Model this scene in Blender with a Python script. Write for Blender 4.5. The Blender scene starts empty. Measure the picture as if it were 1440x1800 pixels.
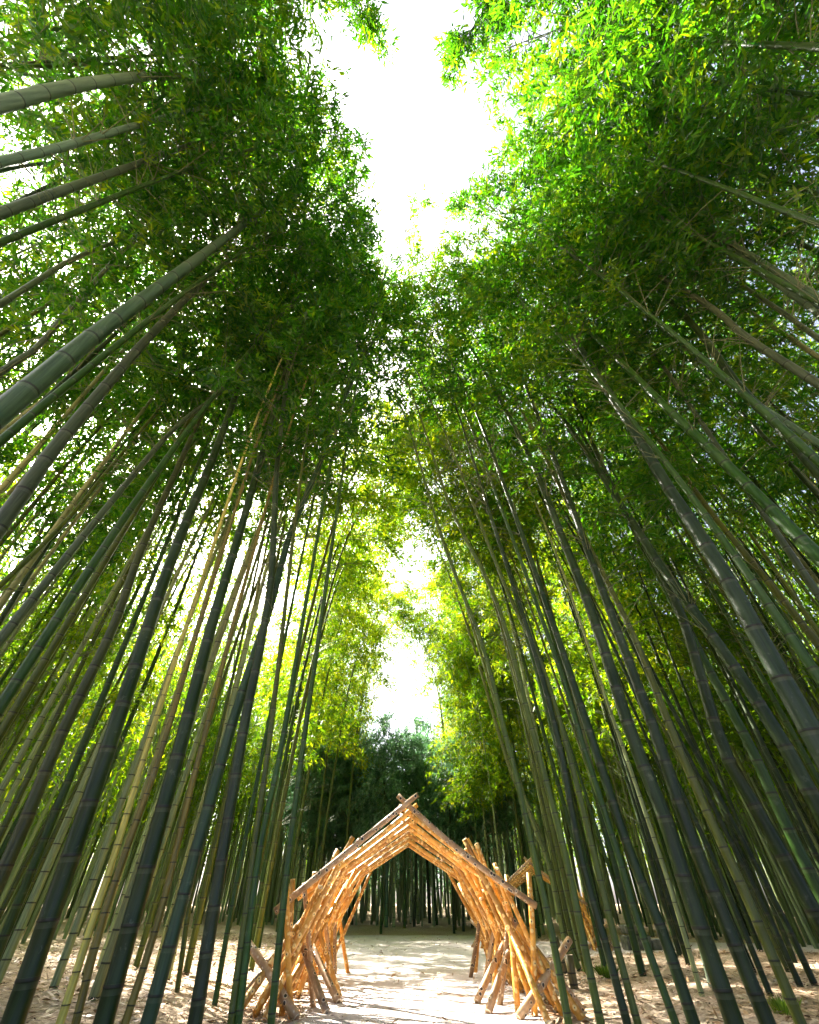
import bpy, math, random
import numpy as np
from mathutils import Vector

R = math.radians
rng = np.random.default_rng(7)
random.seed(7)
S = bpy.context.scene
COL = S.collection

# ------------------------------------------------------------------ camera
F, PITCH, CAMH = 760.0, R(42.2), 0.8
CP, SP = math.cos(PITCH), math.sin(PITCH)
cam = bpy.data.cameras.new('camera'); cam.sensor_fit = 'HORIZONTAL'; cam.sensor_width = 36
cam.lens = 36 * F / 1440; cam.clip_end = 1500; cam.clip_start = 0.05
camo = bpy.data.objects.new('camera', cam); COL.objects.link(camo)
camo.location = (0, 0, CAMH); camo.rotation_euler = (R(90) + PITCH, 0, 0)
S.camera = camo

def ray(px, py):
    x, u = px - 720.0, 900.0 - py
    return np.array([x, F * CP - u * SP, F * SP + u * CP])     # one unit of depth per F
def on_ground(px, py):
    d = ray(px, py); t = -CAMH / d[2]
    return np.array([d[0] * t, d[1] * t, 0.0])

# ------------------------------------------------------------------ light
SUN_EL, SUN_AZ = R(48), R(-46)          # azimuth from +Y, negative = to the left
sund = np.array([math.sin(SUN_AZ) * math.cos(SUN_EL), math.cos(SUN_AZ) * math.cos(SUN_EL), math.sin(SUN_EL)])
w = bpy.data.worlds.new('World'); S.world = w; w.use_nodes = True
nt = w.node_tree; bg = nt.nodes['Background']
sky = nt.nodes.new('ShaderNodeTexSky'); sky.sky_type = 'NISHITA'; sky.sun_disc = False
sky.sun_elevation = SUN_EL; sky.sun_rotation = SUN_AZ
sky.air_density = .3; sky.dust_density = 5.0; sky.ozone_density = .6
nt.links.new(sky.outputs[0], bg.inputs[0]); bg.inputs[1].default_value = 0.15
sl = bpy.data.lights.new('sun', 'SUN'); sl.energy = 5.0; sl.angle = R(0.5); sl.color = (1, .94, .84)
so = bpy.data.objects.new('sun', sl); COL.objects.link(so)
so.rotation_euler = Vector(sund).to_track_quat('Z', 'Y').to_euler()
S.view_settings.view_transform = 'Standard'; S.view_settings.look = 'None'
S.view_settings.exposure = 3.08; S.view_settings.gamma = 1.0
cy = S.cycles
cy.max_bounces = 6; cy.diffuse_bounces = 4; cy.glossy_bounces = 2; cy.transmission_bounces = 4
cy.transparent_max_bounces = 4; cy.sample_clamp_indirect = 6
cy.caustics_reflective = False; cy.caustics_refractive = False
cy.use_denoising = True
cy.use_adaptive_sampling = True; cy.adaptive_threshold = 0.02

# ------------------------------------------------------------------ materials
class NT:
    def __init__(s, name):
        s.m = bpy.data.materials.new(name); s.m.use_nodes = True; s.t = s.m.node_tree
        s.b = s.t.nodes['Principled BSDF']; s.out = s.t.nodes['Material Output']
    def n(s, typ, **kw):
        nd = s.t.nodes.new('ShaderNode' + typ)
        for k, v in kw.items():
            if k.startswith('i_'):
                key = k[2:]; key = int(key) if key.isdigit() else key
                nd.inputs[key].default_value = v
            else: setattr(nd, k, v)
        return nd
    def l(s, a, b): s.t.links.new(a, b)
    def ramp(s, fac, stops):
        r = s.n('ValToRGB'); e = r.color_ramp.elements
        while len(e) < len(stops): e.new(0.5)
        for q, (p, c) in zip(e, stops): q.position = p; q.color = (*c, 1)
        s.l(fac, r.inputs[0]); return r.outputs[0]
    def mix(s, fac, a, b, bt='MIX'):
        m = s.n('MixRGB', blend_type=bt)
        for i, v in ((0, fac), (1, a), (2, b)):
            if hasattr(v, 'links'): s.l(v, m.inputs[i])
            else: m.inputs[i].default_value = v if i == 0 else (*v, 1)
        return m.outputs[0]

def leaf_material(name, cols, trans, tfac=0.5):
    k = NT(name); a = k.n('Attribute', attribute_name='tint')
    oi = k.n('ObjectInfo')
    ad = k.n('Math', operation='MULTIPLY_ADD', i_1=0.35, i_2=-0.17); k.l(oi.outputs['Random'], ad.inputs[0])
    ad2 = k.n('Math', operation='ADD'); k.l(a.outputs['Fac'], ad2.inputs[0]); k.l(ad.outputs[0], ad2.inputs[1])
    c = k.ramp(ad2.outputs[0], cols)
    t = k.ramp(ad2.outputs[0], trans)
    k.l(c, k.b.inputs['Base Color']); k.b.inputs['Roughness'].default_value = 0.42
    k.b.inputs['Specular IOR Level'].default_value = 0.35
    tr = k.n('BsdfTranslucent'); k.l(t, tr.inputs[0])
    mx = k.n('MixShader', i_0=tfac); k.l(k.b.outputs[0], mx.inputs[1]); k.l(tr.outputs[0], mx.inputs[2])
    k.l(mx.outputs[0], k.out.inputs[0]); return k.m
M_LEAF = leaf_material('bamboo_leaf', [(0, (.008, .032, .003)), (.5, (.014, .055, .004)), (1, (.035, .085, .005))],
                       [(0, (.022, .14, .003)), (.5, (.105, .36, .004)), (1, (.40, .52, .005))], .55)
M_LEAF_SUN = leaf_material('backlit_tint_bamboo_leaf', [(0, (.02, .055, .005)), (.5, (.045, .095, .006)), (1, (.10, .14, .008))],
                       [(0, (.08, .24, .004)), (.5, (.27, .45, .004)), (1, (.62, .62, .006))], .6)  # yellow glow of sun-backlit foliage put into the leaf colour
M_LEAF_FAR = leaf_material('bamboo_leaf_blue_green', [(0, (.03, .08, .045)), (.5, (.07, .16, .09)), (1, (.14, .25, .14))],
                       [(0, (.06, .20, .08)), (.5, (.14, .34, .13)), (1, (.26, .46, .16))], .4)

def culm_material(name):
    k = NT(name); oi = k.n('ObjectInfo'); nd = k.n('Attribute', attribute_name='node')
    tc = k.n('TexCoord'); mp = k.n('Mapping'); mp.inputs['Scale'].default_value = (14, 14, .7)
    k.l(tc.outputs['Object'], mp.inputs[0])
    no = k.n('TexNoise', i_Scale=3.0, i_Detail=5.0, i_Roughness=.65); k.l(mp.outputs[0], no.inputs['Vector'])
    n2 = k.n('TexNoise', i_Scale=1.1, i_Detail=4.0); k.l(tc.outputs['Object'], n2.inputs['Vector'])
    v = k.ramp(no.outputs[0], [(.3, (.45, .5, .42)), (.7, (1.45, 1.4, 1.3))])
    c = k.mix(1.0, oi.outputs['Color'], v, 'MULTIPLY')
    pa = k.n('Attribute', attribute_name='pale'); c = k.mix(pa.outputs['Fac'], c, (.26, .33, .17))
    bl = k.ramp(n2.outputs[0], [(.46, (0, 0, 0)), (.62, (.2, .2, .2)), (.8, (.5, .5, .5))])
    c = k.mix(bl, c, (.075, .105, .05))
    n3 = k.n('TexNoise', i_Scale=9.0, i_Detail=6.0, i_Roughness=.7); k.l(tc.outputs['Object'], n3.inputs['Vector'])
    c = k.mix(k.ramp(n3.outputs[0], [(.60, (0, 0, 0)), (.70, (.4, .4, .4))]), c, (.14, .16, .10))
    # the pale waxy band under each node, and the dark scar on it
    w1 = k.ramp(nd.outputs['Fac'], [(.30, (0, 0, 0)), (.5, (.12, .12, .12)), (.62, (.11, .11, .11)), (.72, (0, 0, 0))])
    c = k.mix(w1, c, (.2, .22, .15))
    w2 = k.ramp(nd.outputs['Fac'], [(.80, (0, 0, 0)), (.92, (.9, .9, .9))])
    c = k.mix(w2, c, (.02, .022, .015))
    k.l(c, k.b.inputs['Base Color'])
    rr = k.ramp(no.outputs[0], [(.2, (.3, .3, .3)), (.8, (.5, .5, .5))]); k.b.inputs['Specular IOR Level'].default_value = .22; k.l(rr, k.b.inputs['Roughness'])
    bp = k.n('Bump', i_Strength=.12, i_Distance=.004); k.l(no.outputs[0], bp.inputs['Height']); k.l(bp.outputs[0], k.b.inputs['Normal'])
    return k.m
M_CULM = culm_material('bamboo_culm')
k = NT('bamboo_twig'); k.b.inputs['Base Color'].default_value = (.09, .11, .04, 1); k.b.inputs['Roughness'].default_value = .6; M_TWIG = k.m

def pole_material(name, stops, pale, hole):
    k = NT(name); tc = k.n('TexCoord'); oi = k.n('ObjectInfo')
    mp = k.n('Mapping'); k.l(tc.outputs['Object'], mp.inputs[0])
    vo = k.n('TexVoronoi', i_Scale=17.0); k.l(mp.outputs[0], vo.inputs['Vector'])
    no = k.n('TexNoise', i_Scale=9.0, i_Detail=6.0, i_Roughness=.7); k.l(tc.outputs['Object'], no.inputs['Vector'])
    c = k.ramp(no.outputs[0], stops)
    hv = k.n('HueSaturation'); k.l(c, hv.inputs['Color'])
    mr = k.n('MapRange', i_3=.6, i_4=1.25); k.l(oi.outputs['Random'], mr.inputs[0]); k.l(mr.outputs[0], hv.inputs['Value'])
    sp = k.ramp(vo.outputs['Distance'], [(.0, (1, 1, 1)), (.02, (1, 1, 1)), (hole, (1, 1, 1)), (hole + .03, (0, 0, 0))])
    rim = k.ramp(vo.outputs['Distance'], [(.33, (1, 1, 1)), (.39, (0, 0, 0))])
    c2 = k.mix(rim, hv.outputs[0], pale)  # light shining through the drilled holes, painted on as pale dots
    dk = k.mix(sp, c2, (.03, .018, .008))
    k.l(dk, k.b.inputs['Base Color']); k.b.inputs['Roughness'].default_value = .45
    bp = k.n('Bump', i_Strength=.5, i_Distance=.01); k.l(rim, bp.inputs['Height']); k.l(bp.outputs[0], k.b.inputs['Normal'])
    return k.m
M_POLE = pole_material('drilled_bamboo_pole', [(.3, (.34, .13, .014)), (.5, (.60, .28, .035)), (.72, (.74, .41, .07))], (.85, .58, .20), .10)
M_POLE_PALE = pole_material('weathered_bamboo_pole', [(.3, (.17, .09, .03)), (.5, (.34, .20, .085)), (.72, (.48, .33, .17))], (.6, .46, .28), .24)
k = NT('cut_bamboo_end'); k.b.inputs['Base Color'].default_value = (.62, .5, .33, 1); M_END = k.m

k = NT('leaf_litter_soil'); tc = k.n('TexCoord')
a = k.n('TexNoise', i_Scale=.55, i_Detail=4.0); b = k.n('TexNoise', i_Scale=26.0, i_Detail=6.0, i_Roughness=.75)
vo = k.n('TexVoronoi', i_Scale=38.0)
for q in (a, b, vo): k.l(tc.outputs['Object'], q.inputs['Vector'])
c1 = k.ramp(b.outputs[0], [(.3, (.15, .09, .045)), (.48, (.47, .335, .21)), (.68, (.66, .52, .37))])
c2 = k.ramp(b.outputs[0], [(.3, (.22, .14, .09)), (.5, (.56, .44, .33)), (.7, (.70, .58, .46))])
am = k.ramp(a.outputs[0], [(.4, (0, 0, 0)), (.62, (1, 1, 1))])
c = k.mix(am, c1, c2)
vv = k.ramp(vo.outputs['Distance'], [(0, (1.15, 1.1, 1.05)), (.6, (.75, .74, .72))]); c = k.mix(1.0, c, vv, 'MULTIPLY')
k.l(c, k.b.inputs['Base Color']); k.b.inputs['Roughness'].default_value = .95
bp = k.n('Bump', i_Strength=.8, i_Distance=.03); k.l(b.outputs[0], bp.inputs['Height']); k.l(bp.outputs[0], k.b.inputs['Normal'])
M_SOIL = k.m
k = NT('gravel_path'); tc = k.n('TexCoord')
a = k.n('TexNoise', i_Scale=.8, i_Detail=5.0); b = k.n('TexVoronoi', i_Scale=70.0); d = k.n('TexNoise', i_Scale=40.0, i_Detail=5.0, i_Roughness=.8)
for q in (a, b, d): k.l(tc.outputs['Object'], q.inputs['Vector'])
c = k.ramp(d.outputs[0], [(.3, (.24, .19, .165)), (.5, (.52, .47, .45)), (.7, (.68, .63, .61))])
am = k.ramp(a.outputs[0], [(.42, (0, 0, 0)), (.66, (.7, .7, .7))]); c = k.mix(am, c, (.53, .46, .40))
k.l(c, k.b.inputs['Base Color']); k.b.inputs['Roughness'].default_value = .9
bp = k.n('Bump', i_Strength=.7, i_Distance=.015); k.l(b.outputs['Distance'], bp.inputs['Height']); k.l(bp.outputs[0], k.b.inputs['Normal'])
M_PATH = k.m
M_LITTER = leaf_material('dry_bamboo_leaf', [(0, (.10, .05, .02)), (.35, (.26, .15, .07)), (.65, (.50, .36, .22)), (1, (.70, .59, .44))],
                         [(0, (.1, .06, .03)), (1, (.2, .14, .08))], .12)
M_GRASS = leaf_material('grass_blade', [(0, (.05, .11, .015)), (1, (.16, .24, .03))], [(0, (.1, .25, .02)), (1, (.3, .45, .03))], .4)
k = NT('grey_stone'); tc = k.n('TexCoord'); a = k.n('TexNoise', i_Scale=12.0, i_Detail=6.0); k.l(tc.outputs['Object'], a.inputs['Vector'])
k.l(k.ramp(a.outputs[0], [(.3, (.05, .06, .04)), (.7, (.17, .17, .13))]), k.b.inputs['Base Color']); k.b.inputs['Roughness'].default_value = .9
bp = k.n('Bump', i_Strength=.5, i_Distance=.02); k.l(a.outputs[0], bp.inputs['Height']); k.l(bp.outputs[0], k.b.inputs['Normal']); M_STONE = k.m

# ------------------------------------------------------------------ mesh helpers
def mesh_np(name, V, Fq, mat, parent=None, attrs=None, smooth=False, mats=None, midx=None):
    """V (n,3); Fq: list/array of faces with equal corner counts, or a list of such arrays"""
    me = bpy.data.meshes.new(name)
    arrs = Fq if isinstance(Fq, list) else [Fq]
    arrs = [np.asarray(a, dtype=np.int32) for a in arrs if len(a)]
    loops = np.concatenate([a.ravel() for a in arrs]); cnt = np.concatenate([np.full(len(a), a.shape[1], np.int32) for a in arrs])
    me.vertices.add(len(V)); me.vertices.foreach_set('co', np.asarray(V, np.float32).ravel())
    me.loops.add(len(loops)); me.loops.foreach_set('vertex_index', loops)
    st = np.concatenate([[0], np.cumsum(cnt)[:-1]]).astype(np.int32)
    me.polygons.add(len(cnt)); me.polygons.foreach_set('loop_start', st)
    try: me.polygons.foreach_set('loop_total', cnt)
    except Exception: pass
    if smooth: me.polygons.foreach_set('use_smooth', np.ones(len(cnt), bool))
    for m in (mats or [mat]): me.materials.append(m)
    if midx is not None: me.polygons.foreach_set('material_index', np.asarray(midx, np.int32))
    me.update(calc_edges=True)
    for kx, v in (attrs or {}).items():
        at = me.attributes.new(kx, 'FLOAT', 'POINT'); at.data.foreach_set('value', np.asarray(v, np.float32))
    o = bpy.data.objects.new(name, me); COL.objects.link(o)
    if parent is not None: o.parent = parent
    return o
def empty(name, loc, rz=0.0):
    o = bpy.data.objects.new(name, None); COL.objects.link(o); o.location = loc; o.rotation_euler = (0, 0, rz)
    o.empty_display_size = .2; return o
def tag(o, label=None, cat=None, group=None, kind=None):
    for kx, v in (('label', label), ('category', cat), ('group', group), ('kind', kind)):
        if v: o[kx] = v
    return o
def copy_tree(o, parent=None):
    c = o.copy(); COL.objects.link(c)
    if parent is not None: c.parent = parent
    for ch in o.children: copy_tree(ch, c)
    return c

def tube(pts, rad, n=10, phase=0.0):
    """a tube along pts (k,3) with radii rad (k,); returns V, quads, end-cap polygons"""
    pts = np.asarray(pts, float); rad = np.asarray(rad, float)
    t = np.gradient(pts, axis=0); t /= np.linalg.norm(t, axis=1)[:, None]
    up = np.array([0, 1.0, 0]) if abs(t[0][1]) < .8 else np.array([1.0, 0, 0])
    a = np.cross(t, up); a /= np.linalg.norm(a, axis=1)[:, None]; b = np.cross(t, a)
    th = np.linspace(0, 2 * np.pi, n, endpoint=False) + phase
    V = pts[:, None, :] + rad[:, None, None] * (np.cos(th)[None, :, None] * a[:, None, :] + np.sin(th)[None, :, None] * b[:, None, :])
    k = len(pts); i = np.arange(k - 1)[:, None] * n; j = np.arange(n)[None, :]; j2 = (j + 1) % n
    Q = np.stack([i + j, i + n + j, i + n + j2, i + j2], -1).reshape(-1, 4)
    return V.reshape(-1, 3), Q, [np.arange(n)[None, :], (np.arange(n)[::-1] + (k - 1) * n)[None, :]]

def culm_mesh(path, r0, sides=12, rtip=.012, internode=None):
    """bamboo culm with node rings along path(s), s in 0..1; path is a (K,3) polyline"""
    seg = np.linalg.norm(np.diff(path, axis=0), axis=1); L = np.concatenate([[0], np.cumsum(seg)]); T = L[-1]
    nodes = [.07]; step = .12
    full = internode or (.10 + 4.4 * r0)
    while nodes[-1] < T - .1:
        f = nodes[-1] / T
        step = full * min(1, .72 + nodes[-1] / 4) * (1.0 if f < .75 else 1 - 1.2 * (f - .75)) * random.uniform(.88, 1.1)
        nodes.append(nodes[-1] + max(.1, step))
    S_, Rr, A = [0.0], [r0 * 1.12], [0.0]
    def rad(s): 
        f = s / T
        return max(rtip, r0 * (1 - .12 * min(1, f * 3) - .80 * max(0, f - .12) ** 1.35))
    for s in nodes[:-1]:
        r = rad(s)
        for ds, k, a in ((-.055, 1.0, 0), (-.05, 1.0, .5), (-.016, 1.0, .6), (-.010, 1.02, 1), (-.004, 1.05 + .0005 / r, 1), (.004, 1.01, .9), (.010, 1.03 + .0004 / r, .9), (.018, 1.0, 0)):
            S_.append(s + ds * min(1, max(.4, r / .075))); Rr.append(r * k); A.append(a)
    S_.append(T); Rr.append(rtip); A.append(0)
    S_ = np.array(S_); o = np.argsort(S_, kind='stable'); S_ = S_[o]; Rr = np.array(Rr)[o]; A = np.array(A)[o]
    P = np.stack([np.interp(S_, L, path[:, c]) for c in range(3)], 1)
    V, Q, caps = tube(P, Rr, sides)
    return V, [Q, caps[1]], {'node': np.repeat(A, sides)}

def smooth_path(pts, k=60):
    """Catmull-Rom through pts"""
    p = np.asarray(pts, float); p = np.vstack([2 * p[0] - p[1], p, 2 * p[-1] - p[-2]])
    out = []; n = len(p) - 3
    for i in range(n):
        t = np.linspace(0, 1, max(3, k // n), endpoint=(i == n - 1))[:, None]
        a, b, c, d = p[i:i + 4]
        out.append(.5 * (2 * b + (c - a) * t + (2 * a - 5 * b + 4 * c - d) * t ** 2 + (3 * b - a - 3 * c + d) * t ** 3))
    return np.vstack(out)

def crown(path, s0, rad, nbr, ntw, nlf, rg, leaf=.17, keep=None, origin=(0, 0, 0)):
    """leafy branches along the top of a culm: leaf mesh arrays and branch mesh arrays (local to path)"""
    seg = np.linalg.norm(np.diff(path, axis=0), axis=1); L = np.concatenate([[0], np.cumsum(seg)]); L /= L[-1]
    u = np.sort(rg.random(nbr) ** .85); s = s0 + (1 - s0) * u
    P0 = np.stack([np.interp(s, L, path[:, c]) for c in range(3)], 1)
    az = rg.random(nbr) * 2 * np.pi
    env = np.where(u < .25, .45 + 2.2 * u, 1.0 - .75 * ((u - .25) / .75) ** 1.5)
    bl = rad * env * rg.uniform(.6, 1.2, nbr)
    D = np.stack([np.cos(az), np.sin(az), np.zeros(nbr)], 1)
    rise = rg.uniform(.35, .8, nbr); droop = rg.uniform(.45, .95, nbr)
    def bp(i, t): return P0[i] + D[i] * (bl[i] * t)[..., None] + np.array([0, 0, 1.0]) * (bl[i] * (rise[i] * t - droop[i] * t * t))[..., None]
    # leaf sprays
    bi = np.repeat(np.arange(nbr), ntw); t = rg.uniform(.22, 1.05, nbr * ntw) ** .8
    keepn = rg.random(len(bi)) < np.clip(bl[bi] / rad + .15, .2, 1); bi = bi[keepn]; t = t[keepn]
    C = bp(bi, t) + rg.normal(0, 1, (len(bi), 3)) * (np.array([.17, .17, .13]) * (.5 + .5 * bl[bi] / rad)[:, None])
    if keep is not None:
        kk = keep(C + np.asarray(origin)); C = C[kk]; bi = bi[kk]; t = t[kk]
    n = len(C); ci = np.repeat(np.arange(n), nlf)
    fan = rg.normal(0, 1, (n, 3)); fan = fan / np.linalg.norm(fan, axis=1)[:, None] + D[bi] * .7 + np.array([0, 0, -.35])
    base = C[ci] + rg.normal(0, .055, (n * nlf, 3))
    d = fan[ci] * .8 + rg.normal(0, .62, (n * nlf, 3)); d /= np.linalg.norm(d, axis=1)[:, None]
    nm = rg.normal(0, .55, (n * nlf, 3)) + np.array([0, 0, 1.0])
    sd = np.cross(d, nm); sd /= (np.linalg.norm(sd, axis=1)[:, None] + 1e-6)
    ll = leaf * rg.uniform(.6, 1.2, n * nlf)[:, None]; ww = ll * rg.uniform(.085, .125, n * nlf)[:, None]
    un = np.cross(sd, d)
    v0 = base; v1 = base + d * ll * .38 + sd * ww - un * ll * .03; v2 = base + d * ll - un * ll * .14 ; v3 = base + d * ll * .38 - sd * ww - un * ll * .03
    V = np.stack([v0, v1, v2, v3], 1).reshape(-1, 3)
    m = n * nlf; i = np.arange(m) * 4
    Tm = np.concatenate([np.stack([i, i + 1, i + 2], 1), np.stack([i, i + 2, i + 3], 1)])
    tint = np.clip(rg.normal(.46, .20, n)[ci] + rg.normal(0, .12, m), 0, 1)
    # branches
    bv, bq, off = [], [], 0
    tt = np.linspace(0, 1, 5)
    for q in range(nbr):
        pts = np.stack([bp(np.array([q]), np.array([x]))[0] for x in tt])
        v, qq, _ = tube(pts, np.linspace(.009, .002, 5), 3); bv.append(v); bq.append(qq + off); off += len(v)
    for q in range(9):                    # bare paired side branches below the leaves
        sq = s0 - rg.uniform(.0, .16); pq = np.array([np.interp(sq, L, path[:, c]) for c in range(3)]); a0 = rg.random() * 6.28
        for a1 in (a0, a0 + .5):
            dq = np.array([math.cos(a1), math.sin(a1), rg.uniform(.6, 1.1)]); ln = rg.uniform(.3, .9)
            pts = pq + dq * (tt * ln)[:, None] + np.array([0, 0, -.35]) * (tt ** 2 * ln)[:, None]
            v, qq, _ = tube(pts, np.linspace(.008, .002, 5), 3); bv.append(v); bq.append(qq + off); off += len(v)
    return (V, Tm, {'tint': np.repeat(tint, 4)}), (np.vstack(bv), np.vstack(bq))

def crown_part(root, lv, br, leafmat):
    V = np.vstack([lv[0], br[0]]); n = len(lv[0])
    return mesh_np('crown', V, [lv[1], br[1] + n], None, root, {'tint': np.concatenate([lv[2]['tint'], np.full(len(br[0]), .5)])}, mats=[leafmat, M_TWIG], midx=np.concatenate([np.zeros(len(lv[1])), np.ones(len(br[1]))]))

# ------------------------------------------------------------------ ground
_ph = rng.uniform(0, 6.28, 24); _fr = rng.uniform(.25, 1.6, (24, 2)) * rng.choice([-1, 1], (24, 2))
def gnoise(x, y):
    z = 0
    for i in range(24): z = z + np.sin(_fr[i, 0] * x + _fr[i, 1] * y + _ph[i]) / (1.0 + 1.6 * np.hypot(*_fr[i]))
    return z / 5
def sstep(a, b, x):
    t = np.clip((np.asarray(x, float) - a) / (b - a), 0, 1); return t * t * (3 - 2 * t)
def path_l(y): return -1.15 - .12 * np.sin(y * .9) - 1.75 * sstep(8, 15, y) + .05 * np.sin(y * 4.1)
def path_r(y): return 1.35 + .12 * np.sin(y * .8 + 1) + 1.2 * sstep(7, 11.5, y) + 9.0 * sstep(12.2, 14.0, y) - 9.0 * sstep(16.2, 17.6, y) + .06 * np.sin(y * 3.7)
def gh(x, y):
    x = np.asarray(x, float); y = np.asarray(y, float)
    off = np.maximum(np.maximum(path_l(y) - x, x - path_r(y)), 0)
    off = np.maximum(off, sstep(20.5, 22.5, y) * 1.5)
    return sstep(0, 2.2, off) * (.05 + .10 * gnoise(x, y)) + .10 * sstep(20.3, 23, y) + .55 * sstep(22.5, 34, y) + .012 * gnoise(x * 3, y * 3)
def axis(lo, hi, step, far):
    core = np.arange(lo, hi + 1e-6, step); k = np.geomspace(step * 2, far, 26)
    return np.concatenate([(lo - np.cumsum(np.diff(np.concatenate([[0], k]))))[::-1], core, hi + np.cumsum(np.diff(np.concatenate([[0], k])))])
gx = axis(-16, 16, .16, 600); gy = axis(-4, 26, .16, 600)
X, Y = np.meshgrid(gx, gy); Z = gh(np.clip(X, -40, 40), np.clip(Y, -20, 60))
n0, n1 = X.shape; idx = np.arange(n0 * n1).reshape(n0, n1)
Q = np.stack([idx[:-1, :-1], idx[:-1, 1:], idx[1:, 1:], idx[1:, :-1]], -1).reshape(-1, 4)
g = mesh_np('ground', np.stack([X, Y, Z], -1).reshape(-1, 3), Q, M_SOIL, smooth=True); tag(g, kind='structure')
ys = np.arange(-4, 20.4, .1); us = np.linspace(0, 1, 70)
PL, PR = path_l(ys), path_r(ys)
X = PL[:, None] + (PR - PL)[:, None] * us; Y = np.repeat(ys[:, None], 70, 1); Z = gh(X, Y) + .008 + .010 * np.sin(np.pi * us)[None] ** .5
n0, n1 = X.shape; idx = np.arange(n0 * n1).reshape(n0, n1)
Q = np.stack([idx[:-1, :-1], idx[:-1, 1:], idx[1:, 1:], idx[1:, :-1]], -1).reshape(-1, 4)
p = mesh_np('path', np.stack([X, Y, Z], -1).reshape(-1, 3), Q, M_PATH, smooth=True); tag(p, kind='structure')
# fallen leaves
n = 52000
x = rng.uniform(-9, 9, n); y = 3.4 + rng.random(n) ** 1.7 * 17
onp = (x > path_l(y) + .15) & (x < path_r(y) - .15)
kp = ~onp | (rng.random(n) < .10); x, y = x[kp], y[kp]; n = len(x)
th = rng.uniform(0, 6.28, n); l = rng.uniform(.05, .13, n); wd = l * rng.uniform(.08, .14, n)
d = np.stack([np.cos(th), np.sin(th), rng.normal(.05, .18, n)], 1); sd = np.stack([-np.sin(th), np.cos(th), rng.normal(0, .3, n)], 1)
b = np.stack([x, y, gh(x, y) + .022], 1)
V = np.stack([b, b + d * (l * .45)[:, None] + sd * wd[:, None], b + d * l[:, None], b + d * (l * .45)[:, None] - sd * wd[:, None]], 1).reshape(-1, 3)
i = np.arange(n) * 4; T = np.stack([i, i + 1, i + 2, i + 3], 1)
o = mesh_np('fallen_leaves', V, T, M_LITTER, attrs={'tint': np.repeat(rng.random(n), 4)}); tag(o, 'dry tan bamboo leaves littering the grove floor', 'leaf litter', kind='stuff')

# ------------------------------------------------------------------ bamboo
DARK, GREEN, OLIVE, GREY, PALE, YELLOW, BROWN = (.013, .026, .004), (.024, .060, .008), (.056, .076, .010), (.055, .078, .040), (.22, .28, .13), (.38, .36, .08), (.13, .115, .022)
SHAFTS = [(np.array([-3.9, 8.2, 0]), .8), (np.array([-2.3, 10.5, 0]), .7), (np.array([3.3, 9.5, 0]), .7), (np.array([.55, 6.8, 0]), 1.15), (np.array([1.4, 6.6, .5]), 1.0), (np.array([4.6, 8.6, 0]), .8), (np.array([5.0, 6.3, 1.6]), .8), (np.array([-.6, 7.2, 1.2]), .4), (np.array([0.0, 9.0, 1.2]), .5)]
def lit_gap(P):
    """False for sprays that would stand in one of the gaps the sun comes through"""
    ok = np.ones(len(P), bool)
    for c, r in SHAFTS:
        v = P - c; t = v @ sund; dd = np.linalg.norm(v - t[:, None] * sund, axis=1); ok &= ~((dd < r) & (t > 0))
    return ok
def sky_edge(z, y):   # half-open corridor over the path
    return None
def keep_spray(P):
    x, y, z = P.T
    e = sstep(1.7, 3.0, y); f = sstep(9, 14, y)
    lo = (-1.1 + .2 * np.sin(y * 3.1 + .6) + .75 * sstep(.6, 2.6, y)) * (1 - e) + e * (-.55 - .25 * np.sin(y * 2.3)) - .9 * f
    hi = (np.interp(y, [-1.5, 0, .5, 1.6, 2.3], [1.4, .55, .7, 1.7, 2.3]) + .15 * np.sin(y * 4.1)) * (1 - e) + e * (-.3 + .35 * np.sin(y * 1.7 + 2)) - .1 * f
    gap = (x > lo) & (x < hi) & (z > 5)
    return ~gap & lit_gap(P)

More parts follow.
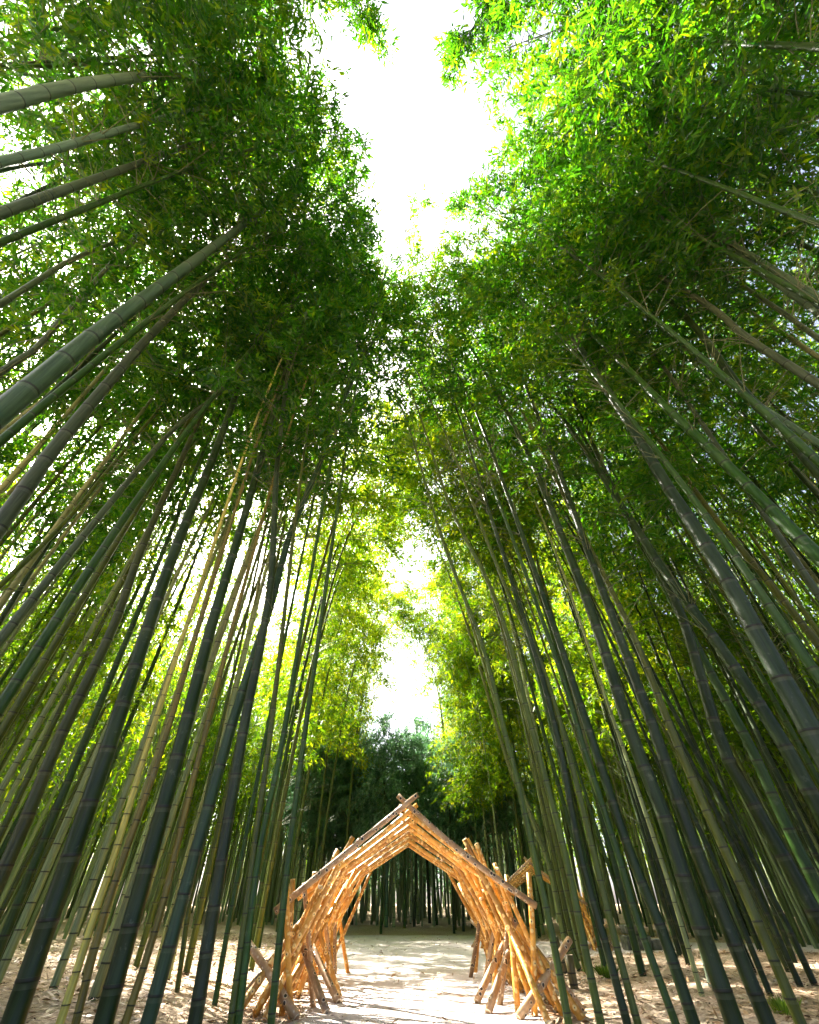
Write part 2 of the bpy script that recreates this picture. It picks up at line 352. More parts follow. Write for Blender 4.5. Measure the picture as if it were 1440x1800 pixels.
TR = []
def culm(label, pts, w, top, col=GREEN, dia=None, rad=1.7, sides=14, cstart=None, dense=1.0, tip=None):
    """pts: pixels of the photograph up the culm, the first its foot on the ground, or any point of it if dia (metres) is given with its width w in pixels"""
    if dia is None:
        if pts[0][1] >= 1795:
            (ax, ay), (bx, by) = pts[0], pts[1]; pts = [(ax - (bx - ax) / (ay - by) * (1852 - ay), 1852)] + list(pts)
        P = on_ground(*pts[0])
        dpt = (P - np.array([0, 0, CAMH])) @ np.array([0, CP, SP]); r0 = max(.03, .5 * w * dpt / F); base = P
    else:
        d = ray(*pts[0]); P = np.array([0, 0, CAMH]) + d * (dia / w); base = np.array([P[0], P[1], 0]); r0 = dia / 2 * 1.06
    nrm = base.copy(); nrm[2] = 0; dist = np.linalg.norm(nrm); nrm /= dist
    W = []
    for q in pts:
        d = ray(*q); t = dist / (d @ nrm); W.append(np.array([0, 0, CAMH]) + d * t)
    W = np.array(W)
    if dia is not None:
        W[0] = P
        sl = (W[1] - W[0]) / max(.5, W[1][2] - W[0][2]); f = W[0] - sl * W[0][2]; f[2] = 0
        if W[0][2] > .2: W = np.vstack([f, W])
    W[0][2] = float(gh(W[0][0], W[0][1])) - .04
    if abs(W[0][2] - W[1][2]) < .45 and len(W) > 2: W = np.delete(W, 1, 0)
    top3 = W[-1]; dirn = top3 - W[-2]; dirn /= np.linalg.norm(dirn)
    H = max(top3[2] + 3.2, rng.uniform(14.5, 17)); ext = H - top3[2]
    lean = np.array([-np.sign(top3[0]) * .42, rng.normal(0, .15), 0]) if tip is None else np.array([tip[0], tip[1], 0])
    dirn = dirn / max(.6, dirn[2])
    if top3[2] < 7: dirn[:2] = .5 * dirn[:2] + .5 * (top3 - W[0])[:2] / (top3 - W[0])[2]
    hs = np.linalg.norm(dirn[:2]); dirn[:2] *= min(1, (.16 if top3[2] < 7 else .38) / max(hs, 1e-6))
    W = np.vstack([W, top3 + dirn * ext * .35 + lean * min(ext, 4) * .05, top3 + dirn * ext * .7 + lean * min(ext, 4) * .3, top3 + dirn * ext * .97 + lean * min(ext, 4) * .9])
    b = W[0].copy(); path = smooth_path(W - b, 70)
    root = empty('bamboo', b); tag(root, label, 'bamboo')
    V, Fc, at = culm_mesh(path, r0, sides); o = mesh_np('culm', V, Fc, M_CULM, root, at, True); o.color = (*[c * random.uniform(.9, 1.1) for c in col], 1)
    hq = top3[2] / (path[-1][2] + b[2]); s0 = cstart if cstart is not None else max(.5 if dia is None and top3[2] < 6 else .36, hq - .08)
    if r0 < .05: dense *= .5
    lv, br = crown(path, s0, rad, int(52 * dense), 15, 8, rng, leaf=.18, keep=keep_spray, origin=b)
    crown_part(root, lv, br, M_LEAF)
    TR.append((b[0], b[1]))
    print('culm', [round(float(v), 2) for v in b], 'dia', round(2 * r0, 3), 'zq', round(float(top3[2]), 1), label[:50])
    return root

#      label, pixels up the culm, width px, metres of culm above the last pixel, colour
culm('thickest dark green bamboo in the near row beside the arch, with black node rings', [(22, 1800), (195, 1300), (305, 975), (395, 750), (484, 490)], 39, 3.4, DARK, rad=1.9)
culm('second thick dark bamboo from the corner, with evenly spaced ridged nodes', [(180, 1806), (320, 1300), (372, 1100), (432, 900), (503, 650)], 35, 3.6, DARK)
culm('smooth blue grey bamboo bowing towards the path, third of the thick near row', [(258, 1806), (400, 1300), (440, 1175), (480, 1050), (510, 940), (560, 820)], 27, 3.8, (.026, .048, .022))
culm('straight dark bamboo next to the bowed grey one, a pale stripe down its side', [(342, 1806), (425, 1300), (460, 1125), (478, 1000), (489, 800)], 26, 3.5, (.017, .032, .012))
culm('dark twin bamboo of a close pair just outside the arch wall', [(407, 1797), (446, 1500), (480, 1250), (530, 830)], 14, 4, OLIVE, sides=10)
culm('greener twin bamboo of the close pair nearest the arch wall', [(420, 1797), (456, 1500), (497, 1300), (550, 990)], 14, 4, GREEN, sides=10)
culm('slim dark bamboo standing right in front of the shaded arch wall and its crossed feet', [(477, 1800), (504, 1539), (535, 1295), (556, 1150), (588, 930)], 14, 4, GREEN, sides=10)
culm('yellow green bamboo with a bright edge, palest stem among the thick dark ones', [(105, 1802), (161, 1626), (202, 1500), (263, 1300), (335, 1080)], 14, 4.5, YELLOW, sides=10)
culm('brown bamboo standing beside the yellow green one', [(133, 1803), (175, 1636), (220, 1500), (290, 1300), (378, 1010)], 13, 4.5, BROWN, sides=10)
culm('thin brown bamboo between the second thick culm and the bowed grey one', [(218, 1803), (283, 1600), (350, 1330), (440, 990)], 12, 4.2, BROWN, sides=10)
culm('thin dark bamboo whose brown foot shows on bare ground beyond the bowed grey culm', [(308, 1760), (363, 1400), (430, 1100)], 8, 4.5, OLIVE, sides=8)
culm('thin green bamboo footed alone on litter behind the straight dark culm', [(375, 1780), (407, 1600), (463, 1317), (520, 1030)], 9, 4.5, GREEN, sides=8)
culm('big bare grey bamboo crossing the upper corner, dark rings along it, near the sky', [(2, 724), (165, 590), (300, 490), (492, 348)], 40, 3.5, (.046, .072, .040), dia=.19, rad=2.1, dense=1.25)
culm('long grey bamboo leaning parallel below the big bare one, clearly ringed', [(2, 920), (110, 770), (255, 600), (345, 508)], 29, 3.5, (.042, .066, .034), dia=.16, rad=2.0)
culm('smooth thin bamboo bending inward across darker foliage below the ringed one', [(0, 1125), (165, 920), (300, 760), (378, 697)], 17, 3.5, GREY, dia=.11)
culm('grey bamboo high beside yellow sunlit leaves with a side twig at a node', [(0, 375), (110, 335), (250, 285), (368, 242)], 22, 3.2, (.06, .09, .055), dia=.13, rad=2.0, dense=1.2)
culm('pale thin bamboo slanting between two larger ones by the bright sky hole', [(0, 285), (110, 258), (255, 216)], 20, 3.5, (.10, .15, .11), dia=.11, rad=1.8)
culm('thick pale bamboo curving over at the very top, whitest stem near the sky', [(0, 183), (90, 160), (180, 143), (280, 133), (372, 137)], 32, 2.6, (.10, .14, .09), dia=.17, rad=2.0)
culm('thin dark bamboo rising past small sky holes under the big bare one', [(0, 535), (120, 460), (215, 420), (285, 388)], 14, 4, GREY, dia=.10)
culm('short length of slim grey bamboo over the white sky hole at the edge', [(0, 655), (65, 610), (135, 530)], 14, 4, GREY, dia=.10)
culm('brownish ringed bamboo slanting steeply behind the thickest dark one', [(0, 1545), (42, 1450), (105, 1297), (200, 1100), (245, 975), (300, 850)], 23, 4, (.044, .058, .018), dia=.13)
culm('thin olive bamboo running beside the brownish ringed one', [(0, 1470), (80, 1302), (150, 1155), (220, 1015)], 11, 4, OLIVE, dia=.09, sides=8)
culm('slender dark bamboo rising under the smooth bending one', [(0, 1030), (75, 958), (135, 895), (200, 815)], 11, 4, OLIVE, dia=.09, sides=8)
culm('slender black bamboo close above the bending one at the edge', [(0, 1092), (75, 972), (130, 900)], 10, 4, DARK, dia=.09, sides=8)

culm('slim green bamboo with pale node lines standing before the sunlit arch wall', [(1000, 1800), (971, 1645), (945, 1530), (909, 1370), (888, 1290), (845, 1125), (775, 940)], 14, 4, OLIVE, sides=10)
culm('dark bamboo just behind the sunlit arch wall, tapering to the pale sky', [(1057, 1802), (1034, 1695), (993, 1500), (940, 1300), (870, 1050), (790, 885)], 16, 4, OLIVE, sides=10)
culm('blackish bamboo of a leaning pair with the olive one, left member', [(1104, 1802), (1069, 1675), (1020, 1500), (981, 1300), (935, 1130), (862, 905)], 16, 4, DARK, sides=10)
culm('olive bamboo leaning against the view of its blackish neighbour', [(1122, 1800), (1077, 1636), (1044, 1500), (993, 1300), (945, 1150), (880, 1010)], 14, 4.2, OLIVE, sides=10)
culm('green bamboo with a pale edge line, hugging a thick black culm', [(1190, 1802), (1121, 1617), (1086, 1500), (1022, 1300), (975, 1150), (880, 890)], 15, 4, GREEN, sides=10)
culm('thick black bamboo between the pale edged green one and a sunny ground patch', [(1221, 1802), (1164, 1636), (1108, 1500), (1040, 1297), (965, 1075), (898, 885)], 22, 3.6, DARK)
culm('broadest black bamboo right of the sunny ground patch', [(1293, 1804), (1213, 1577), (1167, 1433), (1112, 1297), (1065, 1150), (1030, 1050), (975, 910), (930, 800), (868, 683)], 33, 3.2, DARK, rad=1.9)
culm('broad dark bamboo with a shiny pale flank beside the broadest black one', [(1352, 1804), (1260, 1583), (1200, 1433), (1155, 1297), (1060, 1040), (965, 782)], 28, 3.6, DARK)
culm('olive bamboo with white node lines footed by the bright grass tuft', [(1407, 1798), (1323, 1600), (1243, 1427), (1187, 1300), (1110, 1110), (1005, 900)], 20, 4, OLIVE)
culm('dark bamboo with a long white glint leaving the frame at mid trunk height', [(1440, 1620), (1393, 1533), (1327, 1417), (1265, 1297), (1185, 1050), (1085, 875), (1012, 710)], 26, 3.6, DARK, dia=.15)
culm('great grey ringed bamboo sweeping diagonally, largest of the grove on the sunny side', [(1432, 1297), (1345, 1140), (1285, 1030), (1220, 925), (1170, 850), (1120, 765), (1070, 690), (1022, 614)], 36, 3.2, (.022, .042, .020), dia=.19, rad=2.0, dense=1.2)
culm('dark ringed bamboo parallel above the great grey one', [(1440, 980), (1370, 910), (1260, 800), (1170, 715), (1050, 595)], 25, 3.4, GREEN, dia=.15, rad=1.9)
culm('dark bamboo piercing dense leaves, thin tip against black foliage', [(1440, 832), (1365, 745), (1300, 680), (1240, 597), (1190, 540), (1120, 470), (1058, 392)], 20, 3.2, DARK, dia=.14, rad=2.0, dense=1.2)
culm('grey green bamboo crossing behind the dark piercing one', [(1440, 676), (1315, 595), (1250, 540), (1150, 480)], 18, 3.2, GREY, dia=.13, rad=2.0, dense=1.2)
culm('lower stem of two crossing pale bamboos under the dark top corner', [(1440, 550), (1320, 465), (1200, 378)], 17, 3.0, (.07, .10, .06), dia=.13, rad=2.1, dense=1.3)
culm('upper stem of two crossing pale bamboos under the dark top corner', [(1440, 524), (1340, 462), (1222, 388)], 17, 3.0, (.065, .095, .055), dia=.13, rad=2.1, dense=1.3)
culm('thin mottled bamboo just below the two crossing pale ones', [(1440, 596), (1380, 552), (1310, 505)], 12, 3.4, GREY, dia=.10, rad=1.8)
culm('thin pale bamboo slipping through leaves above the dark ringed one', [(1440, 780), (1310, 695), (1218, 622)], 14, 3.4, (.08, .12, .07), dia=.11, rad=1.8)
culm('thin bamboo low under the dark ringed one, glinting', [(1440, 1135), (1365, 1040), (1250, 900), (1172, 792)], 14, 3.8, OLIVE, dia=.11)
culm('dark bamboo behind the great grey one leaving the frame lower down', [(1440, 1423), (1370, 1295), (1275, 1150), (1165, 1000), (1100, 900)], 26, 3.8, DARK, dia=.15)
culm('green bamboo with soft sheen between two dark diagonal ones', [(1440, 1567), (1367, 1417), (1313, 1300), (1210, 1110), (1100, 905)], 20, 4, GREEN, dia=.13)

culm('thin green bamboo footed by itself on litter past the black thick culm', [(1131, 1720), (1112, 1636), (1069, 1519), (985, 1260)], 7, 4.5, GREEN, sides=8)
culm('short footed dark bamboo beside the low stone block', [(1161, 1727), (1115, 1597), (1085, 1500), (1010, 1285)], 8, 4.5, OLIVE, sides=8)
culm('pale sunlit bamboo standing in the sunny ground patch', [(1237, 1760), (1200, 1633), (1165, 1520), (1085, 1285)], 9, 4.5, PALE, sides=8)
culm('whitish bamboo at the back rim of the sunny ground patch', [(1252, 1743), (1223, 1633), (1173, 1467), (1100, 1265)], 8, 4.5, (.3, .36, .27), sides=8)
culm('dark bamboo footed in shade behind the broad glossy culm', [(1360, 1763), (1293, 1600), (1240, 1480), (1150, 1290)], 11, 4.5, DARK, sides=8)
culm('thin dark bamboo footed on a litter mound deep in shade', [(1330, 1717), (1270, 1580), (1200, 1440), (1120, 1260)], 8, 4.5, DARK, sides=8)
culm('thin olive bamboo behind the white noded one', [(1390, 1717), (1330, 1590), (1250, 1440), (1150, 1250)], 9, 4.5, OLIVE, sides=8)
culm('black footed bamboo next to the white noded one', [(1413, 1747), (1350, 1610), (1270, 1450), (1190, 1290)], 11, 4.5, DARK, sides=8)
culm('dark bamboo cut by the frame edge with its foot just showing', [(1438, 1743), (1370, 1600), (1290, 1450), (1200, 1280)], 12, 4.5, DARK, sides=8)
culm('pale noded green bamboo behind the slim one at the arch', [(1022, 1708), (989, 1636), (964, 1519), (905, 1350)], 10, 4.5, (.12, .15, .05), sides=8)
culm('light olive bamboo closest behind the sunlit arch wall', [(1000, 1690), (982, 1600), (955, 1480), (893, 1340)], 10, 4.5, (.12, .14, .05), sides=8)
culm('mossy footed bamboo behind the blackish leaning pair', [(1064, 1704), (1044, 1617), (1015, 1500), (962, 1310)], 10, 4.5, GREEN, sides=8)

def leaning(x, y, tx, ty, H, r0, s0, label, rad=2.1, dense=1.25, col=GREEN, keep=keep_spray):
    b = np.array([x, y, float(gh(x, y)) - .04]); d = np.array([tx - x, ty - y, 0])
    path = smooth_path([[0, 0, 0], d * .10 + [0, 0, H * .35], d * .38 + [0, 0, H * .7], d * .72 + [0, 0, H * .9], d * 1.0 + [0, 0, H]], 60)
    root = empty('bamboo', b); tag(root, label, 'bamboo', 'bamboos leaning over from beside the viewpoint')
    V, Fc, at = culm_mesh(path, r0, 12); o = mesh_np('culm', V, Fc, M_CULM, root, at, True); o.color = (*col, 1)
    lv, br = crown(path, s0, rad, int(62 * dense), 14, 9, rng, leaf=.18, keep=keep, origin=b)
    crown_part(root, lv, br, M_LEAF); TR.append((x, y))
for x, y, tx, ty in [(4.3, -1.2, 1.9, -.9), (5.2, -.9, 1.6, .4), (5.2, 1.5, 2.6, 1.5), (4.5, 3.0, 1.6, 3.3), (5.6, 2.3, 3.2, 2.4), (6.2, .6, 3.4, .4), (3.9, 4.0, 1.2, 4.4), (5.6, -1.8, 3.0, -1.1), (6.6, 1.6, 4.0, 1.4), (5.2, -1.6, 3.8, -.9)]:
    leaning(x, y, tx, ty, random.uniform(14, 16), .05, .5, 'bamboo hanging dense leaves over the sunny side of the open sky gap')
for x, y, tx, ty in [(-4.6, -.9, -1.9, -.8), (-5.2, 1.6, -1.5, 1.4), (-5.5, -1.8, -3.2, -1.0), (-4.6, 2.9, -1.1, 2.6), (-6.2, .3, -3.4, .2), (-3.9, 4.2, -1.0, 4.2)]:
    leaning(x, y, tx, ty, random.uniform(14, 16), .055, .6, 'bamboo hanging dense leaves over the shaded side of the open sky gap')

leaning(-2.9, -3.4, -.62, .15, 15, .04, .72, 'thin bamboo dangling a loose leafy tip alone into the open sky', rad=.55, dense=.5, keep=None)
leaning(3.4, -3.3, .95, .55, 15.5, .04, .70, 'thin bamboo drooping a ragged leafy tip into the edge of the open sky', rad=.75, dense=.6, keep=None)

# crowns of the bamboos scattered through the grove: a few kinds, copied
def make_kind(H, r0, s0, rad, bend, nbr, col, sides=8, leafmat=None, leaf=.2):
    W = np.array([[0, 0, -.05], [bend * .03, 0, H * .35], [bend * .16, .02 * H * random.uniform(-1, 1), H * .68], [bend * .55, 0, H * .9], [bend, 0, H]])
    path = smooth_path(W, 48); root = empty('bamboo', (0, 0, 0)); tag(root, 'bamboo', 'bamboo')
    V, Fc, at = culm_mesh(path, r0, sides); c = mesh_np('culm', V, Fc, M_CULM, root, at, True); c.color = (*col, 1)
    lv, br = crown(path, s0, rad, nbr, 15, 8, rng, leaf=leaf)
    crown_part(root, lv, br, leafmat or M_LEAF)
    return root
KINDS = [make_kind(17, .055, .55, 1.8, 1.6, 34, GREEN), make_kind(15.5, .05, .5, 1.7, 1.2, 33, OLIVE), make_kind(16.5, .06, .48, 1.9, 2.0, 38, DARK), make_kind(14, .045, .40, 1.6, 1.3, 32, PALE)]
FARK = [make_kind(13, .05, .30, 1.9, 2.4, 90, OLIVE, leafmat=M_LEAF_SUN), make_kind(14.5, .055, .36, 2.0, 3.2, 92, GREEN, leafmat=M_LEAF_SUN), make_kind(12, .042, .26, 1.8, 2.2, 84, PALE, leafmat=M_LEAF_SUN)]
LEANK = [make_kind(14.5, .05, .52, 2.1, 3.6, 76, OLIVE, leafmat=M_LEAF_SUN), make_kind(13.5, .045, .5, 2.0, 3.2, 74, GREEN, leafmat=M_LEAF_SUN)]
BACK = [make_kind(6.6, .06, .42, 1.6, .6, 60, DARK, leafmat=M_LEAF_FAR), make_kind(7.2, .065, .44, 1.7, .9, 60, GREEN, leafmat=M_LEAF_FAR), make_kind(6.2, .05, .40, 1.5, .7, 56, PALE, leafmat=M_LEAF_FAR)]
used = set()
def place(kinds, x, y, sc, rz, label, group, cols, lean=0):
    kx = random.randrange(len(kinds)); kd = kinds[kx]
    o = kd if id(kd) not in used else copy_tree(kd); used.add(id(kd))
    o.location = (x, y, float(gh(x, y))); o.rotation_euler = (random.gauss(0, .02), random.gauss(0, .02), rz); 
    q = random.uniform(.8, 1.25); o.scale = (sc * q, sc * q, sc) if False else (sc, sc, sc)
    c = random.choice(cols); lum = sum(c)
    word = 'pale' if lum > .5 else 'light' if lum > .24 else 'olive' if lum > .13 else 'green' if lum > .07 else 'dark'
    tag(o, label.replace('bamboo', word + ' bamboo', 1), 'bamboo', group + ', ' + word)
    v = random.uniform(.8, 1.25)
    for ch in o.children:
        if ch.name.startswith('culm'): ch.color = (*[a * v for a in c], 1)
    return o
PTS = list(TR)
def free(x, y, d): return all((x - a) ** 2 + (y - b) ** 2 > d * d for a, b in PTS)
def shaft_ok(x, y, r=1.75):
    for c, rr in SHAFTS:
        for z in (5, 7.5, 10, 12.5, 15):
            e = c + sund * (z / sund[2])
            if math.hypot(e[0] - x, e[1] - y) < r: return False
    return True
def scatter(n, xs, ys, kinds, label, group, cols, dmin, sc, ok, lean):
    k = tries = 0
    while k < n and tries < 9000:
        tries += 1
        x, y = random.uniform(*xs), random.uniform(*ys)
        if not ok(x, y) or not free(x, y, dmin) : continue
        rz = lean(x, y)
        s = random.uniform(*sc)
        if not shaft_ok(x + 1.0 * math.cos(rz), y + 1.0 * math.sin(rz)): continue
        place(FARK if kinds is KINDS and y > 11.5 and random.random() < .75 else kinds, x, y, s, rz, label, group, cols); PTS.append((x, y)); k += 1
    print(group, k)
def near_clear(x, y): return math.hypot(x, y) > 7.2 if y > -.6 else math.hypot(x, y) > 2.2
def off_path(x, y, m=.7): return x < path_l(y) - m or x > path_r(y) + m
to_path = lambda x, y: (0 if x < 0 else math.pi) + random.gauss(0, .7)
anyway = lambda x, y: random.uniform(0, 6.28)
scatter(54, (-11, -2.4), (3, 19), KINDS, 'slender bamboo in the loose grove on the shaded side of the arch', 'slender bamboos in the left grove', [GREEN, OLIVE, PALE, PALE, (.2, .22, .09)], .75, (.85, 1.15), lambda x, y: near_clear(x, y) and off_path(x, y), to_path)
scatter(60, (2.6, 11), (3, 19), KINDS, 'slender bamboo in the dense grove on the sunlit side of the arch', 'slender bamboos in the right grove', [GREEN, OLIVE, DARK, DARK, (.12, .14, .06)], .75, (.85, 1.15), lambda x, y: near_clear(x, y) and off_path(x, y), to_path)
scatter(6, (-6, 6), (-3.0, -1.0), KINDS, 'bamboo whose leafy top hangs in over the view from above', 'bamboos overhead', [GREEN, OLIVE], .8, (.95, 1.2), lambda x, y: near_clear(x, y) and abs(x) > 2.2, to_path)
scatter(16, (-9, 9), (-1.5, 5.0), [KINDS[0], KINDS[2], KINDS[1]], 'bamboo at the side whose leafy top leans in high over the path', 'bamboos leaning in from the sides', [GREEN, GREY, DARK], .8, (.85, 1.1), lambda x, y: abs(x) > 4.6, to_path)
LINE = [(-3.2, 12.6), (-3.5, 14.2), (-3.4, 16.0), (-4.3, 17.0), (-2.9, 17.8), (-3.3, 19.6), (-2.4, 20.9), (-6.2, 8.9), (3.1, 11.4), (2.9, 17.9), (3.8, 18.6), (2.4, 19.2), (4.4, 19.8), (2.9, 20.8), (4.8, 17.8), (5.3, 19.0)]
for x, y in [(-2.35, 8.6), (-2.45, 9.7), (-2.8, 10.7), (-3.0, 11.7), (2.75, 8.5), (2.7, 9.6), (2.85, 10.6), (3.4, 9.2), (3.2, 12.2), (2.5, 21.4), (1.7, 22.2), (2.9, 22.6), (-2.6, 22.4), (-4.2, 9.6), (-6.6, 10.0), (-4.4, 16.2)]:
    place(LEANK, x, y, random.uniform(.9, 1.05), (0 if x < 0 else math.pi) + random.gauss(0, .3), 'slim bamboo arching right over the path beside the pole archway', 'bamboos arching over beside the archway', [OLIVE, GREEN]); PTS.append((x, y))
for x, y in LINE:
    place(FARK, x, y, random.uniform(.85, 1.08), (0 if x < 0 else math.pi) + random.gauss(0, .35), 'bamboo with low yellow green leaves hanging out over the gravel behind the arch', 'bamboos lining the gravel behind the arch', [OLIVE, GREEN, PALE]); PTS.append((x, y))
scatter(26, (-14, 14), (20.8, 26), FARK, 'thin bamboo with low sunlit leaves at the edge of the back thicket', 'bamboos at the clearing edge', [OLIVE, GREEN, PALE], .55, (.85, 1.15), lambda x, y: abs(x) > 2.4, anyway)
scatter(26, (-5, 5), (21.0, 25), BACK, 'bare dark bamboo stem in the back thicket seen through the arch', 'bamboos seen through the arch', [DARK, (.07, .13, .08), GREEN, PALE, (.32, .38, .24), PALE], .3, (.85, 1.1), lambda x, y: True, anyway)

# the far thicket: nobody could count it
def thicket():
    VV, QQ, off, PA = [], [], 0, []
    LV, LT, lo, TI = [], [], 0, []
    tops = []
    for q in range(3350):
        a = random.random()
        if a < .34: x, y = random.uniform(-34, 34), random.uniform(25.5, 48)
        elif a < .54: x, y = random.uniform(-26, 26), random.uniform(24.5, 33)
        else: x, y = random.choice([-1, 1]) * (9.5 + 22 * random.random() ** 1.3), random.uniform(4, 28)
        if q >= 3100: x, y = random.uniform(-9, 9), random.uniform(23.2, 29)
        c = math.exp(-((x + .4) / 3.2) ** 2) if y > 20 else 0
        H = random.uniform(10, 14.5) * (1 - .5 * c); r = random.uniform(.03, .06)
        tx, ty = random.gauss(0, .9), random.gauss(0, .9)
        P = np.array([[x, y, float(gh(x, y)) - .1], [x + tx * .15, y + ty * .15, H * .5], [x + tx, y + ty, H]])
        v, qd, _ = tube(P, np.array([r, r * .75, .01]), 5); VV.append(v); QQ.append(qd + off); off += len(v)
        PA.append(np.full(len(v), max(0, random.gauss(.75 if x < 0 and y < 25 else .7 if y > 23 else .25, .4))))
        if q % 2 == 0 and q < 3100: tops.append((x, y, H, tx, ty, c))
    o = mesh_np('bamboo_thicket', np.vstack(VV), np.vstack(QQ), M_CULM, None, {'node': np.zeros(off), 'pale': np.clip(np.concatenate(PA), 0, 1)}, True)
    o.color = (.075, .105, .04, 1); tag(o, 'dense far bamboo stems and leaves closing off the grove all round', 'bamboo thicket', None, 'stuff')
    MI = []
    for (x, y, H, tx, ty, c) in tops:
        n = 56; low = random.choice([.2, .3, .38])
        u = rng.random(n); z = H * (low + (1 - low) * u); rr = 1.6 * np.sqrt(rng.random(n)) * (1.05 - .7 * u); th = rng.random(n) * 6.28
        C = np.stack([x + tx * u ** 2 + rr * np.cos(th), y + ty * u ** 2 + rr * np.sin(th), z], 1)
        nl = 10; ci = np.repeat(np.arange(n), nl); m = n * nl
        b = C[ci] + rng.normal(0, .2, (m, 3)); d = rng.normal(0, .7, (m, 3)) + np.array([0, 0, -.5]); d /= np.linalg.norm(d, axis=1)[:, None]
        sd = np.cross(d, rng.normal(0, .6, (m, 3)) + np.array([0, 0, 1.])); sd /= np.linalg.norm(sd, axis=1)[:, None] + 1e-6
        l = rng.uniform(.18, .36, m)[:, None]
        V = np.stack([b, b + d * l * .4 + sd * l * .10, b + d * l, b + d * l * .4 - sd * l * .10], 1).reshape(-1, 3)
        i = np.arange(m) * 4 + lo; LV.append(V); LT.append(np.stack([i, i + 1, i + 2, i + 3], 1)); lo += 4 * m
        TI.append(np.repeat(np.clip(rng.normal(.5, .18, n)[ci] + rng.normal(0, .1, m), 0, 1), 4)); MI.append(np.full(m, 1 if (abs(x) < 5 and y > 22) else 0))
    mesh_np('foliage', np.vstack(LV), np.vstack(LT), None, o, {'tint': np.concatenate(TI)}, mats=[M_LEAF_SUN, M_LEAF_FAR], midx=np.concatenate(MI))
thicket()

# ------------------------------------------------------------------ the arch of drilled bamboo poles
def pole(root, a, b, r, mat=None, name='pole', seed=None):
    a, b = np.array(a, float), np.array(b, float); d = b - a; L = np.linalg.norm(d)
    n = max(6, int(L / .16)); t = np.linspace(0, 1, n)
    bow = np.cross(d / L, [0.0, 1, 0]) * random.gauss(0, .012) * L
    P = a + d * t[:, None] + bow * np.sin(np.pi * t)[:, None]
    rr = r * (1.06 - .14 * t) * (1 + .03 * rng.normal(size=n)); rr = np.maximum(rr, .01)
    P = np.vstack([P[0] + (P[0] - P[1]) * 1e-3, P, P[-1] + (P[-1] - P[-2]) * 1e-3]); rr = np.concatenate([[rr[0] * .55], rr, [rr[-1] * .55]])
    V, Q, caps = tube(P, rr, 10, random.random())
    mid = (a + b) / 2
    nq = len(Q); idx = np.zeros(nq + 2, int); idx[:10] = 1; idx[nq - 10:nq] = 1; idx[nq:] = 0
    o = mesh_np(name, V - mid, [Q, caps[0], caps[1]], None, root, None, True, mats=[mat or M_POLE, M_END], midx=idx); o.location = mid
    return o
def make_arch():
    root = empty('pole_arch', (-.02, 6.2, 0))
    tag(root, 'gabled archway tunnel of lashed orange bamboo poles drilled with holes, straddling the path', 'archway')
    NF = 7
    for i in range(NF):
        f = i / (NF - 1); y = 3.4 * f; k = 1 - .05 * f
        az, ez, ex = 1.70 - .13 * f, .90 + .02 * f, 1.22 - .03 * f
        j = lambda s=.02: random.gauss(0, s)
        # rafters crossing at the ridge and running past the eaves
        for s in (-1, 1):
            dx, dz = ex, az - ez
            q = 1.13 if i == 0 else 1.05
            a = (s * (ex * q) + j(), y + .03 * s + j(.01), ez - dz * (q - 1) + j()); b = (-s * .12, y + .03 * s, az + dz * .10)
            pole(root, a, b, .031, M_POLE_PALE if i == 0 else M_POLE, 'rafter')
        for s in (-1, 1):
            yy = y + .12
            # long diagonals from splayed feet, crossing the rafters high up: they make the vault
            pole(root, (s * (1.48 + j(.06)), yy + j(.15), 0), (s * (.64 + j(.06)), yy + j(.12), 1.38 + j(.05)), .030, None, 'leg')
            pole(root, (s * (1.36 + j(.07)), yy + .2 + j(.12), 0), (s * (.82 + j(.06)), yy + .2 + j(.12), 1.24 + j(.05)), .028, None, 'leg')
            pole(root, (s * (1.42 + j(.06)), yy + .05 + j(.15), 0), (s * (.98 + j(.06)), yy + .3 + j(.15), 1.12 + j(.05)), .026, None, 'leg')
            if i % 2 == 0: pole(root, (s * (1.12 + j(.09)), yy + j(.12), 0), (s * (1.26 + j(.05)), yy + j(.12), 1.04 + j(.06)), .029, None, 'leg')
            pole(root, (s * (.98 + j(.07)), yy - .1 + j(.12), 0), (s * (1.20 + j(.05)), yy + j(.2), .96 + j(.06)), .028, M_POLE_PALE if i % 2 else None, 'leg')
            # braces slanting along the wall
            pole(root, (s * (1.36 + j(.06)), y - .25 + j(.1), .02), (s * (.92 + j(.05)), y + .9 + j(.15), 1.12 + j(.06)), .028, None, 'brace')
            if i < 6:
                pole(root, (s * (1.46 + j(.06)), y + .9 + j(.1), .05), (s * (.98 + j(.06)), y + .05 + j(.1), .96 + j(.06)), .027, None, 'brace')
    # crossed props outside the feet
    for s in (-1, 1):
        pole(root, (s * 1.75, .35, 0), (s * 1.12, .45, .72), .038, M_POLE_PALE, 'prop')
        pole(root, (s * 1.02, -.12, .02), (s * 1.72, .25, .52), .038, M_POLE_PALE, 'prop')
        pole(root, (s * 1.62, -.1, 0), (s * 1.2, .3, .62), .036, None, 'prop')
        pole(root, (s * .78, .15, .02), (s * 1.25, .7, .55), .036, M_POLE_PALE, 'prop')
        pole(root, (s * .74, .75, .02), (s * 1.22, 1.2, .5), .036, M_POLE_PALE, 'prop')
    return root
arch = make_arch()
a2 = copy_tree(arch); a2.location = (3.05, 14.2, 0); a2.rotation_euler = (0, 0, R(-14)); a2.scale = (.95, .95, .95)
tag(a2, 'second pole archway, farther off and half hidden behind the first, near the back thicket', 'archway')

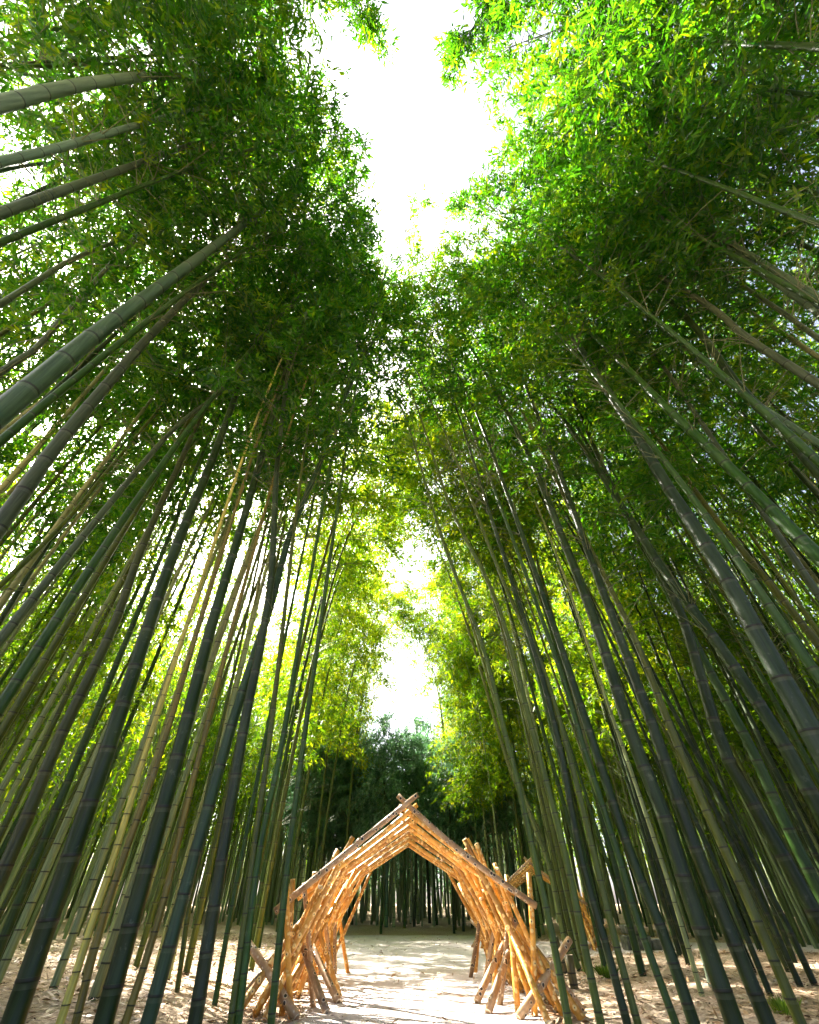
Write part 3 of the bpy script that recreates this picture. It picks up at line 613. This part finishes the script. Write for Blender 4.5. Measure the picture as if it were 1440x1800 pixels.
# ------------------------------------------------------------------ small things on the ground
def rock_block():
    x, y = on_ground(1122, 1672)[:2]
    root = empty('stone_block', (x, y, float(gh(x, y)))); root.rotation_euler = (0, 0, .2); tag(root, 'low mossy stone block lying between bamboo feet by the back thicket', 'stone')
    V, Q = [], []
    off = 0
    for (cx, cz, wx, hz, dy) in ((0, .14, .62, .26, .3), (-.02, .36, .50, .16, .26), (.5, .1, .3, .2, .25)):
        g = np.array([[sx, sy, sz] for sz in (-1, 1) for sx, sy in ((-1, -1), (1, -1), (1, 1), (-1, 1))], float)
        v = g * np.array([wx / 2, dy / 2, hz / 2]) * (1 + rng.normal(0, .06, (8, 3))) + np.array([cx, 0, cz])
        V.append(v); Q.append(np.array([[0, 3, 2, 1], [4, 5, 6, 7], [0, 1, 5, 4], [1, 2, 6, 5], [2, 3, 7, 6], [3, 0, 4, 7]]) + off); off += 8
    o = mesh_np('stone', np.vstack(V), np.vstack(Q), M_STONE, root)
    bv = o.modifiers.new('bevel', 'BEVEL'); bv.width = .03; bv.segments = 3
    return root
rock_block()
def stump(px, py, h, r, label, lean=(0, 0)):
    x, y = on_ground(px, py)[:2]; root = empty('bamboo_stump', (x, y, float(gh(x, y)))); tag(root, label, 'stump')
    P = np.array([[0, 0, -.03], [lean[0] * .5, lean[1] * .5, h * .5], [lean[0], lean[1], h]])
    V, Fc, at = culm_mesh(smooth_path(P, 12), r, 12, rtip=r * .98, internode=.14); o = mesh_np('culm', V, Fc, M_CULM, root, at, True); o.color = (.13, .11, .05, 1)
    z = P[-1]; th = np.linspace(0, 6.283, 12, endpoint=False)
    ring = np.stack([np.cos(th), np.sin(th), np.zeros(12)], 1)
    V = np.vstack([ring * r * .97 + z + [0, 0, .004], ring * r * .72 + z + [0, 0, .004], ring * r * .7 + z + [0, 0, -.05]])
    q = np.arange(12); q2 = (q + 1) % 12
    mesh_np('cut_top', V, np.vstack([np.stack([q, q2, q2 + 12, q + 12], 1), np.stack([q + 12, q2 + 12, q2 + 24, q + 24], 1)]), M_END, root)
stump(1010, 1738, .30, .055, 'dark sawn bamboo stump just behind the sunlit arch wall')
stump(995, 1715, .42, .045, 'pale tipped leaning bamboo stump between the arch wall and noded culms', (-.06, .02))
stump(1098, 1668, .22, .05, 'small stump standing left of the mossy stone block')
def tuft(px, py, n, h, mat, label):
    x, y = on_ground(px, py)[:2]; z = float(gh(x, y))
    th = rng.random(n) * 6.28; rr = rng.random(n) * .12; b = np.stack([rr * np.cos(th), rr * np.sin(th), np.zeros(n)], 1)
    d = np.stack([np.cos(th) * rng.uniform(.2, .8, n), np.sin(th) * rng.uniform(.2, .8, n), np.ones(n)], 1); l = h * rng.uniform(.5, 1.1, n)[:, None]
    sd = np.stack([-np.sin(th), np.cos(th), np.zeros(n)], 1); w_ = h * .05
    m = b + d * l * .55; t = b + d * l * 1.0 - np.array([0, 0, .35]) * l * rng.random(n)[:, None]
    V = np.stack([b - sd * w_ * .6, b + sd * w_ * .6, m + sd * w_, t, m - sd * w_], 1).reshape(-1, 3); i = np.arange(n) * 5
    o = mesh_np('grass_tuft', V, np.stack([i, i + 1, i + 2, i + 3, i + 4], 1), mat, None, {'tint': np.repeat(rng.random(n), 5)}); o.location = (x, y, z)
    tag(o, label, 'grass tuft')
tuft(1068, 1720, 120, .16, M_GRASS, 'mossy green tuft at the foot of bamboo behind the blackish pair')
tuft(1385, 1797, 130, .13, M_GRASS, 'bright yellow green tuft at the foot of the white noded olive bamboo')
print('verts', sum(len(m.vertices) for m in bpy.data.meshes))
